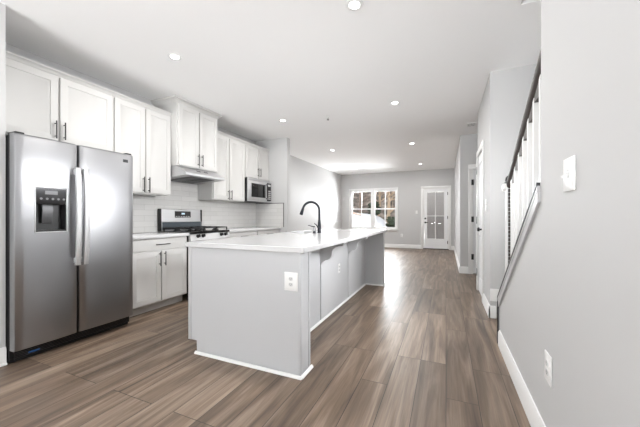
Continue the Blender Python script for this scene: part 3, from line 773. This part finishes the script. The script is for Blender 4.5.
# doors of the working side
ny = 5; wy = (IY1-.10-IY0-.16)/ny
for i in range(ny):
    b = B(); shaker(b, 0, IY0+.155+wy*i+.006, IY0+.155+wy*(i+1)-.006, .118, .865)
    bmesh.ops.scale(b, verts=b.verts, vec=(-1, 1, 1)); bmesh.ops.translate(b, verts=b.verts, vec=(IX0+.021, 0, 0)); bmesh.ops.reverse_faces(b, faces=b.faces)
    dd = obj('door', b, M_CAB, isl)
    b = B(); pull(b, 0, IY0+.155+wy*(i+.5), .80, .16, False); bmesh.ops.scale(b, verts=b.verts, vec=(-1, 1, 1)); bmesh.ops.translate(b, verts=b.verts, vec=(IX0+.002, 0, 0)); bmesh.ops.reverse_faces(b, faces=b.faces)
    obj('handle', b, M_BRONZE, dd)
# island top with the sink cut-out
TX0, TX1, TY0, TY1 = -2.022, -.902, 1.808, 4.925
KX0, KX1, KY0, KY1 = -1.95, -1.655, 3.33, 3.92
b = B(); t0, t1 = .88, .919
xs = [TX0, KX0, KX1, TX1]; ys = [TY0, KY0, KY1, TY1]
V = {(i, j, k): b.verts.new((xs[i], ys[j], (t0, t1)[k])) for i in range(4) for j in range(4) for k in range(2)}
for i in range(3):
    for j in range(3):
        if (i, j) == (1, 1): continue
        for k in (0, 1): b.faces.new([V[p] for p in ((i, j, k), (i+1, j, k), (i+1, j+1, k), (i, j+1, k))])
for j in range(3):
    for i in (0, 3): b.faces.new([V[p] for p in ((i, j, 0), (i, j+1, 0), (i, j+1, 1), (i, j, 1))])
for i in range(3):
    for j in (0, 3): b.faces.new([V[p] for p in ((i, j, 0), (i+1, j, 0), (i+1, j, 1), (i, j, 1))])
for (p, q) in (((1, 1), (2, 1)), ((2, 1), (2, 2)), ((2, 2), (1, 2)), ((1, 2), (1, 1))):
    b.faces.new([V[x] for x in ((p[0], p[1], 0), (q[0], q[1], 0), (q[0], q[1], 1), (p[0], p[1], 1))])
bmesh.ops.recalc_face_normals(b, faces=b.faces)
top_o = obj('countertop', b, M_QUARTZ)
md_ = top_o.modifiers.new('bevel', 'BEVEL'); md_.width = .004; md_.segments = 2; md_.limit_method = 'ANGLE'
tag(top_o, 'long white quartz worktop of the island with sink cut-out', 'countertop', 'white countertops')
# sink bowl hung in the cut-out
b = B()
def ring4(m, z): return [b.verts.new(p) for p in ((KX0+m, KY0+m, z), (KX1-m, KY0+m, z), (KX1-m, KY1-m, z), (KX0+m, KY1-m, z))]
rs = [ring4(-.012, .8785), ring4(.002, .8785), ring4(.004, .74), ring4(.02, .705), ring4(.05, .70)]
rs2 = [ring4(-.012, .8765), ring4(-.001, .8765), ring4(.001, .738), ring4(.018, .701), ring4(.05, .696)]
for R4 in (rs, rs2):
    for i in range(4):
        for k in range(4): b.faces.new((R4[i][k], R4[i][(k+1) % 4], R4[i+1][(k+1) % 4], R4[i+1][k]))
    b.faces.new(R4[-1])
for k in range(4): b.faces.new((rs[0][k], rs[0][(k+1) % 4], rs2[0][(k+1) % 4], rs2[0][k]))
sink = obj('sink', b, M_SINK, loc=((KX0+KX1)/2, (KY0+KY1)/2, .70)); tag(sink, 'stainless steel sink bowl set into the island worktop', 'sink')
b = B(); lathe(b, ((KX0+KX1)/2, (KY0+KY1)/2, .7005), [(.045, 0), (.045, .003), (.03, .004), (.001, .004)], 'z'); obj('drain', b, M_CHROME, sink)
# faucet
FXx, FYy = -1.535, 3.535; TT = .9195
fc = thing('faucet', 'black gooseneck pull-down faucet standing by the island sink', 'faucet', (FXx, FYy, TT))
b = B(); lathe(b, (FXx, FYy, TT), [(.028, 0), (.028, .006), (.024, .012), (.023, .10), (.021, .13), (.0165, .17)], 'z'); fb = obj('base', b, M_FAUCET, fc)
dirv = Vector((-.97, -.24, 0)).normalized()
b = B(); pts = [(FXx, FYy, TT+.168), (FXx, FYy, TT+.24)]
rr = .112
for i in range(17):
    a = PI - i/16*PI*.93
    c = Vector((FXx, FYy, TT+.295)) + dirv*rr
    p = c + dirv*rr*math.cos(a) + Vector((0, 0, rr*math.sin(a))); pts.append(tuple(p))
tube(b, pts, .0155, 14); obj('spout', b, M_FAUCET, fc)
e0 = Vector(pts[-1]); dd = (Vector(pts[-1])-Vector(pts[-2])).normalized()
b = B(); tube(b, [e0-dd*.004, e0+dd*.02, e0+dd*.06, e0+dd*.085], [.017, .019, .023, .023], 14); obj('spray_head', b, M_FAUCET, fc)
b = B(); tube(b, [(FXx, FYy-.018, TT+.075), (FXx-.005, FYy-.045, TT+.078)], .011, 12); tube(b, [(FXx-.005, FYy-.042, TT+.078), (FXx-.02, FYy-.06, TT+.11), (FXx-.04, FYy-.075, TT+.125)], [.007, .006, .005], 10); obj('handle', b, M_FAUCET, fc)
sx, sy = -1.555, 3.42
sd = thing('soap_dispenser', 'small soap pump with black nozzle beside the black faucet', 'soap dispenser', (sx, sy, TT))
b = B(); lathe(b, (sx, sy, TT), [(.022, 0), (.022, .006), (.018, .012), (.018, .03)], 'z', 18); obj('collar', b, M_FAUCET, sd, label='black collar')
b = B(); lathe(b, (sx, sy, TT+.0305), [(.017, 0), (.017, .04), (.012, .045)], 'z', 18); obj('pump', b, M_CHROME, sd, label='chrome pump body')
b = B(); lathe(b, (sx, sy, TT+.076), [(.008, 0), (.010, .012), (.004, .016)], 'z', 14); tube(b, [(sx, sy, TT+.084), (sx-.03, sy-.004, TT+.088), (sx-.07, sy-.01, TT+.10), (sx-.085, sy-.012, TT+.098)], [.007, .006, .005, .004], 10); obj('nozzle', b, M_FAUCET, sd, label='black nozzle')

# ------------------------------------------------------------ stairs and railing
st = thing('staircase', 'stairs with white risers climbing beside the sloped half wall', 'staircase', (1.0, 3.2, 0))
b = B(); box(b, .60, 1.495, YN-.03, YB-.002, .002, ZL-.022); obj('landing_riser', b, M_TRIM, st)
b = B(); box(b, .59, 1.495, YN-.03, YB-.002, ZL-.0215, ZL-.001, .006); obj('landing', b, M_CARPET, st, label='pale carpeted landing')
nr, rise, run = 13, .197, .262
for i in range(11):
    y1 = YN-.035-run*i; zt_ = ZL+rise*(i+1)
    b = B(); box(b, .58, 1.495, y1-run, y1, zt_-rise+.0005, zt_-.022); obj('riser', b, M_TRIM, st)
    b = B(); box(b, .58, 1.495, y1-run+.001, y1+.02, zt_-.0215, zt_, .005); obj('tread', b, M_CARPET, st)
rl = thing('stair_railing', 'dark handrail on white balusters above the sloped half wall', 'railing', (.497, 2.4, .8))
sl = (ZE-ZN)/(YN-YE)          # slope of the half wall, falling with y
def zcap(y): return ZN+(YN-y)*sl
# cap: sloped board and the end board
b = B(); t = .028
prism(b, [(YE+.002, zcap(YE)+.001), (YN+.016, zcap(YN+.016)+.001), (YN+.016, zcap(YN+.016)+t), (YE+.002, zcap(YE)+t)], 'x', XR-.016, XR+.136)
prism(b, [(YN+.001, .002), (YN+.016, .002), (YN+.016, zcap(YN+.016)), (YN+.001, zcap(YN+.001))], 'x', XR-.006, XR+.126)
obj('cap', b, M_KNEECAP, rl, label='pale painted sloped cap')
b = B()
prism(b, [(YE+.002, zcap(YE)-.055), (YN+.002, zcap(YN+.002)-.055), (YN+.002, zcap(YN+.002)), (YE+.002, zcap(YE))], 'x', XR-.014, XR-.0005)
obj('skirt', b, M_KNEECAP, rl)
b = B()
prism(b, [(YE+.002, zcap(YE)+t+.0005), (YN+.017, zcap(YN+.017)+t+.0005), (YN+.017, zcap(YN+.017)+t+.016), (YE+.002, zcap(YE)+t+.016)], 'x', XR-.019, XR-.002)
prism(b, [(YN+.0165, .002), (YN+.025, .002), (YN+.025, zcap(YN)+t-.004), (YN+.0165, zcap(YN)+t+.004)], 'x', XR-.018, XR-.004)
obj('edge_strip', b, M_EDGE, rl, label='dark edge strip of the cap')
rs_ = .624
def zrail(y): return 1.412+(2.90-y)*rs_
xr = .497
b = B()
prof = [(-.022, -.022), (-.028, .004), (-.025, .020), (-.014, .028), (.012, .028), (.024, .020), (.028, .004), (.022, -.022), (.012, -.032), (-.010, -.032)]
A = [b.verts.new((xr+p[0], 2.90, zrail(2.90)+p[1]*1.23)) for p in prof]; C = [b.verts.new((xr+p[0], YE+.004, zrail(YE)+p[1]*1.23)) for p in prof]
b.faces.new(A); b.faces.new(C[::-1])
for k in range(10): b.faces.new((A[k], C[k], C[(k+1) % 10], A[(k+1) % 10]))
obj('handrail', b, M_RAIL, rl, label='dark stained handrail')
y = 2.79; i = 0
while y > YE+.03:
    b = B(); h = .014
    prism(b, [(y-h, zcap(y-h)+t+.001), (y+h, zcap(y+h)+t+.001), (y+h, zrail(y+h)-.055), (y-h, zrail(y-h)-.055)], 'x', xr-h, xr+h); obj('baluster', b, M_TRIM, rl)
    if y-.132 > YE:
        b = B(); prism(b, [(y-h-.001, zrail(y-h)-.054), (y-h-.001, zrail(y-h)-.085), (y-.132+h+.001, zrail(y-h)-.085), (y-.132+h+.001, zrail(y-.132+h)-.054)], 'x', xr-.012, xr+.012); obj('fillet', b, M_RAIL, rl, label='dark fillet under the handrail')
    y -= .132
b = B(); yn = 2.945; h = .04; xn = .513
prism(b, [(yn-h, zcap(yn-h)+t+.001), (yn+h, zcap(yn+h)+t+.001), (yn+h, 1.42), (yn-h, 1.42)], 'x', xn-h, xn+h); nw = obj('newel_post', b, M_TRIM, rl)
b = B()
z = zcap(yn-h)+t+.02
while z < 1.36: box(b, xn-h+.010, xn+h-.004, yn-h-.006, yn-h-.0005, z, z+.030, .002); z += .032
obj('newel_face', b, M_RAIL, nw, label='dark ribbed face of the newel post')
b = B(); box(b, xn-h-.006, xn+h+.006, yn-h-.007, yn+h+.006, 1.4205, 1.435, .003); lathe(b, (xn-.012, yn, 1.435), [(.03, 0), (.034, .012), (.03, .035), (.018, .05), (.001, .054)], 'z', 18); obj('newel_cap', b, M_BLACK, nw, label='black newel cap')
b = B(); lathe(b, (xn-h-.0005, yn, 1.385), [(.034, 0), (.034, -.012), (.026, -.026), (.001, -.030)], 'x', 18); obj('rosette', b, M_PLASTIC, nw, label='round white rosette')

# ------------------------------------------------------------ switches and outlets
def wall_plate(name, label, cat, p, axis, sgn, kind, group='white wall plates', w_=.072, h_=.116):
    """plate on a wall: axis is the wall normal axis, sgn its direction"""
    b = B(); box(b, -w_/2, w_/2, -.007, -.0008, -h_/2, h_/2, .003)
    parts = [('plate', b, M_PLASTIC, None)]
    if kind == 'outlet':
        for z in (-.02, .02):
            b = B(); pr = [(.0165*math.cos(a)*1.0, z+max(-.0125, min(.0125, .0165*math.sin(a)))) for a in [2*PI*k/20 for k in range(20)]]
            prism(b, pr, 'y', -.0095, -.0072); parts.append(('socket', b, M_SHADEGREY, None))
        b = B()
        for z in (-.02, .02):
            box(b, -.0075, -.0055, -.0102, -.0096, z-.002, z+.007); box(b, .0055, .0075, -.0102, -.0096, z-.002, z+.007); lathe(b, (0, -.0096, z-.007), [(.0022, -.0006), (.0022, 0)], 'y', 8)
        parts.append(('slots', b, M_SLOT, 'dark slots'))
    elif kind == 'toggle':
        b = B(); box(b, -.008, .008, -.009, -.0072, -.016, .016); prism(b, [(-.0088, -.008), (-.028, -.016), (-.029, -.006), (-.0088, .008)], 'x', -.006, .006); parts.append(('toggle', b, M_SHADEGREY, None))  # toggle greyer than its plate: its shading is put into the colour
        for z in (-.03, .03):
            b = B(); lathe(b, (0, -.0072, z), [(.0035, 0), (.003, -.0012), (.001, -.0014)], 'y', 10); parts.append(('screw', b, M_SHADEGREY, None))
    else:
        b = B(); prism(b, [(-.0072, -.033), (-.0125, -.033), (-.0095, 0), (-.0085, .033), (-.0072, .033)], 'x', -.0165, .0165); parts.append(('rocker', b, M_PLASTIC, None))
    t_ = thing(name, label, cat, p, group)
    ang = {('y', -1): 0, ('x', -1): -PI/2, ('x', 1): PI/2}[(axis, sgn)]
    R = Matrix.Rotation(ang, 3, 'Z')
    first = None
    for nm, bm_, m_, lb in parts:
        bmesh.ops.rotate(bm_, verts=bm_.verts, cent=(0, 0, 0), matrix=R); bmesh.ops.translate(bm_, verts=bm_.verts, vec=p)
        obj(nm, bm_, m_, t_, label=lb)
    return t_
wall_plate('light_switch', 'white toggle switch on the near right wall', 'light switch', (XR, 1.405, 1.297), 'x', -1, 'toggle', w_=.108, h_=.128)
wall_plate('power_outlet', 'white outlet low on the near right wall above the baseboard', 'outlet', (XR, 1.655, .435), 'x', -1, 'outlet', w_=.095, h_=.135)
wall_plate('power_outlet', 'white outlet on the near end panel of the island', 'outlet', (-1.012, IY0-.0005, .672), 'y', -1, 'outlet', w_=.108, h_=.132)
wall_plate('power_outlet', 'white outlet on the island side panel between the two corbels', 'outlet', (XI, 3.46, .485), 'x', 1, 'outlet')
wall_plate('light_switch', 'upper of two white plates on the hall wall beside the stair corner', 'light switch', (XB, 4.10, 1.318), 'x', -1, 'rocker', w_=.075, h_=.062)
wall_plate('light_switch', 'lower of two white plates on the hall wall beside the stair corner', 'light switch', (XB, 4.10, 1.235), 'x', -1, 'rocker', w_=.075, h_=.075)
wall_plate('light_switch', 'white switch on the far wall between the window and the glazed door', 'light switch', (-.955, YF, 1.29), 'y', -1, 'rocker')
wall_plate('power_outlet', 'white outlet low on the far wall between window and door', 'outlet', (-1.47, YF, .45), 'y', -1, 'outlet')
wall_plate('light_switch', 'white switch on the long left wall of the far room', 'light switch', (XK, 10.0, 1.45), 'x', 1, 'rocker')
wall_plate('power_outlet', 'white outlet low on the right wall of the far room by the glazed door', 'outlet', (XH, 10.3, .36), 'x', -1, 'outlet')

# ------------------------------------------------------------ ceiling fittings
spots = [(-2.53, 2.14, 'recessed ceiling light nearest the refrigerator, above the kitchen aisle'),
         (-.645, 2.16, 'recessed ceiling light nearest the camera, above the near end of the island'),
         (-2.53, 4.28, 'recessed ceiling light near the microwave end of the kitchen'),
         (-.67, 4.25, 'recessed ceiling light above the walkway at the far end of the island'),
         (-2.55, 6.68, 'recessed ceiling light on the left, just beyond the pantry wall'),
         (-.70, 6.77, 'recessed ceiling light on the right, just beyond the island'),
         (-2.61, 9.45, 'recessed ceiling light nearest the far window'),
         (-.73, 9.5, 'recessed ceiling light nearest the glazed door')]
lamp0 = None
for x, y, lb in spots:
    if lamp0 is None:
        zc = CEIL
        lamp0 = thing('recessed_light', lb, 'ceiling light', (x, y, zc), 'recessed ceiling lights')
        b = B(); lathe(b, (x, y, zc), [(.040, -.004), (.044, -.007), (.066, -.005), (.069, -.0008), (.040, -.0008)], 'z', 32); obj('trim_ring', b, M_PLASTIC, lamp0)
        b = B(); lathe(b, (x, y, zc), [(.0395, -.0012), (.0395, -.0045), (.001, -.005)], 'z', 32); obj('lens', b, M_CANGLOW, lamp0, label='glowing lens')
        l = bpy.data.lights.new('lamp', 'AREA'); l.shape = 'DISK'; l.size = .078; l.energy = CAN_W; l.color = (1, .985, .965)
        lo = bpy.data.objects.new('lamp', l); COL.objects.link(lo); lo.parent = lamp0; lo.location = (0, 0, -.0075)
    else: dup(lamp0, (x, y, CEIL), lb)
sp_ = thing('sprinkler_head', 'small fire sprinkler head on the kitchen ceiling', 'sprinkler', (-1.75, 4.38, CEIL))
b = B(); lathe(b, (-1.75, 4.38, CEIL), [(.03, -.0008), (.03, -.004), (.012, -.008), (.010, -.03)], 'z', 18); obj('escutcheon', b, M_PLASTIC, sp_)
b = B(); 
for s in (-1, 1): tube(b, [(-1.75+s*.008, 4.38, CEIL-.03), (-1.75+s*.014, 4.38, CEIL-.045), (-1.75, 4.38, CEIL-.062)], .003, 8)
lathe(b, (-1.75, 4.38, CEIL-.062), [(.02, -.003), (.02, 0)], 'z', 12); obj('deflector', b, M_BRONZE, sp_, label='dark metal deflector')
vt = thing('ceiling_vent', 'white slotted ceiling vent by the hall opening', 'vent', (.40, 5.80, CEIL))
b = B(); vx0, vx1, vy0, vy1 = .33, .49, 5.68, 5.92
box(b, vx0, vx1, vy0, vy0+.02, CEIL-.008, CEIL-.0008); box(b, vx0, vx1, vy1-.02, vy1, CEIL-.008, CEIL-.0008); box(b, vx0, vx0+.02, vy0+.02, vy1-.02, CEIL-.008, CEIL-.0008); box(b, vx1-.02, vx1, vy0+.02, vy1-.02, CEIL-.008, CEIL-.0008); obj('frame', b, M_PLASTIC, vt)
b = B(); box(b, vx0+.02, vx1-.02, vy0+.02, vy1-.02, CEIL-.002, CEIL-.001); obj('duct', b, M_SLOT, vt, label='dark duct opening')
for i in range(6):
    x = vx0+.03+.02*i; b = B(); prism(b, [(x-.006, CEIL-.003), (x+.003, CEIL-.010), (x+.005, CEIL-.010), (x-.004, CEIL-.003)], 'y', vy0+.021, vy1-.021); obj('slat', b, M_PLASTIC, vt)
# added lamp in the upper stairwell, never in view
ul = thing('added_well_lamp', 'unseen flush lamp added over the upper stair landing', 'ceiling light', (1.0, 2.3, 5.6))
b = B(); lathe(b, (1.0, 2.3, 5.6), [(.13, -.001), (.15, -.02), (.12, -.06), (.001, -.08)], 'z', 24); obj('shade', b, M_CANGLOW, ul)
l = bpy.data.lights.new('lamp', 'POINT'); l.energy = WELL_W; l.shadow_soft_size = .12; l.color = (1, .93, .84)
lo = bpy.data.objects.new('lamp', l); COL.objects.link(lo); lo.parent = ul; lo.location = (0, 0, -.25)

# ------------------------------------------------------------ outside: snow bank, wooded hillside
from mathutils import noise
def terrain(name, x0, x1, y0, y1, nx, ny, fn, m):
    b = B(); g = [[b.verts.new((x0+(x1-x0)*i/nx, y0+(y1-y0)*j/ny, fn(x0+(x1-x0)*i/nx, y0+(y1-y0)*j/ny))) for j in range(ny+1)] for i in range(nx+1)]
    for i in range(nx):
        for j in range(ny): b.faces.new((g[i][j], g[i+1][j], g[i+1][j+1], g[i][j+1])).smooth = True
    return struct(name, b, m)
def hill(x, y):
    u = max(0, (y-19))/26
    return -.12 + 11*u**1.15 + .35*noise.noise(Vector((x*.3, y*.3, 2)))*min(1, max(0, (y-14)/4))
terrain('hillside', -26, 12, 11.05, 46, 60, 60, hill, M_LITTER)
def snow(x, y):
    k = 1/(1+math.exp((x+3.1)*3))
    return -.10 + 1.45*k*min(1, max(0, (y-11.4)/3.0)) + .10*noise.noise(Vector((x*.8, y*.8, 5))) - (1.3*max(0, (y-17.5)/3) if y > 17.5 else 0)
terrain('snow_bank', -10, -.6, 11.1, 20, 50, 40, snow, M_SNOW)
def tree(x, y, h, r, label, seed, m=M_BARK):
    rnd = random.Random(seed); b = B(); z0 = hill(x, y)-.1
    pts = [Vector((x, y, z0))]; d = Vector((rnd.uniform(-.08, .08), rnd.uniform(-.08, .08), 1))
    n = 7
    for i in range(n): pts.append(pts[-1]+d*(h/n)+Vector((rnd.uniform(-.1, .1), rnd.uniform(-.1, .1), 0)))
    tube(b, pts, [r*(1-.8*i/n) for i in range(n+1)], 7)
    for k in range(18):
        t = rnd.uniform(.12, .95); i = int(t*n); p = pts[i].lerp(pts[i+1], t*n-i)
        a = rnd.uniform(0, 2*PI); L_ = h*rnd.uniform(.10, .2); q = [p]; dd = Vector((math.cos(a), math.sin(a), rnd.uniform(.2, 1.0))).normalized()
        for s in range(4): q.append(q[-1]+dd*L_/4+Vector((rnd.uniform(-.1, .1), rnd.uniform(-.1, .1), rnd.uniform(-.02, .12)))*L_*.3)
        rb = r*.42*(1-.6*t); tube(b, q, [rb*(1-.2*s) for s in range(5)], 5)
        for s2 in range(3):
            p2 = q[rnd.randint(1, 4)]; d2 = (dd+Vector((rnd.uniform(-1, 1), rnd.uniform(-1, 1), rnd.uniform(-.3, .8)))).normalized()
            tube(b, [p2, p2+d2*L_*.25, p2+d2*L_*.5+Vector((0, 0, .05))], [rb*.4, rb*.3, rb*.12], 4)
    tr = thing('bare_tree', label, 'tree', (x, y, z0), 'bare trees on the slope outside')
    obj('trunk', b, m, tr)
M_BARK2 = mat('pale_bark', lin(176, 156, 134), .9, bump=.4, bscale=20, var=.25, vscale=4, spec=.1)
pos = [(-5.7, 20.5), (-3.7, 20.2), (-7.3, 23.6), (-5.0, 23.4), (-3.1, 24.0), (-8.9, 27.0), (-6.3, 26.8), (-3.9, 27.4), (-7.4, 30.5), (-5.4, 31.0)]
for k, (x, y) in enumerate(pos):
    pale = x > -y*.232
    tree(x, y, 6.5+(k*37 % 10)*.3, .10+(k*7 % 5)*.014, 'bare pale-barked tree seen through the right half of the window' if pale else 'bare brown tree seen through the left half of the window', 100+k, M_BARK2 if pale else M_BARK)
def shrub(x, y, r, h, label, m, group=None):
    rnd = random.Random(int(x*100)); b = B(); z0 = max(hill(x, y), snow(x, y) if x < -.6 and y < 20 else -9)-.05
    for k in range(70):
        a = rnd.uniform(0, 2*PI); t = rnd.random(); rr = r*math.sqrt(rnd.random())*(1-.5*t)
        p = Vector((x+rr*math.cos(a), y+rr*math.sin(a), z0+.05+h*t)); s = rnd.uniform(.08, .16)
        bmesh.ops.create_icosphere(b, subdivisions=1, radius=s, matrix=Matrix.Translation(p) @ Matrix.Diagonal((1, 1, rnd.uniform(.5, .9), 1)))
    o = obj('shrub', b, m, loc=(x, y, z0)); tag(o, label, 'shrub', group)
shrub(-3.95, 17.2, .45, .75, 'dark evergreen shrub on the snow bank outside the window', M_EVERG)
shrub(-2.75, 16.5, .4, .8, 'low dark shrub in the snow outside the right half of the window', M_EVERG)
b = B(); tube(b, [(-4.9, 14.3, snow(-4.9, 14.3)+.02), (-4.4, 14.35, snow(-4.4, 14.35)+.04), (-3.9, 14.3, snow(-3.9, 14.3)+.05)], [.06, .055, .04], 8)
tag(obj('fallen_branch', b, M_BARK, loc=(-4.4, 14.35, snow(-4.4, 14.35))), 'dark fallen branch lying on the snow bank outside', 'branch')
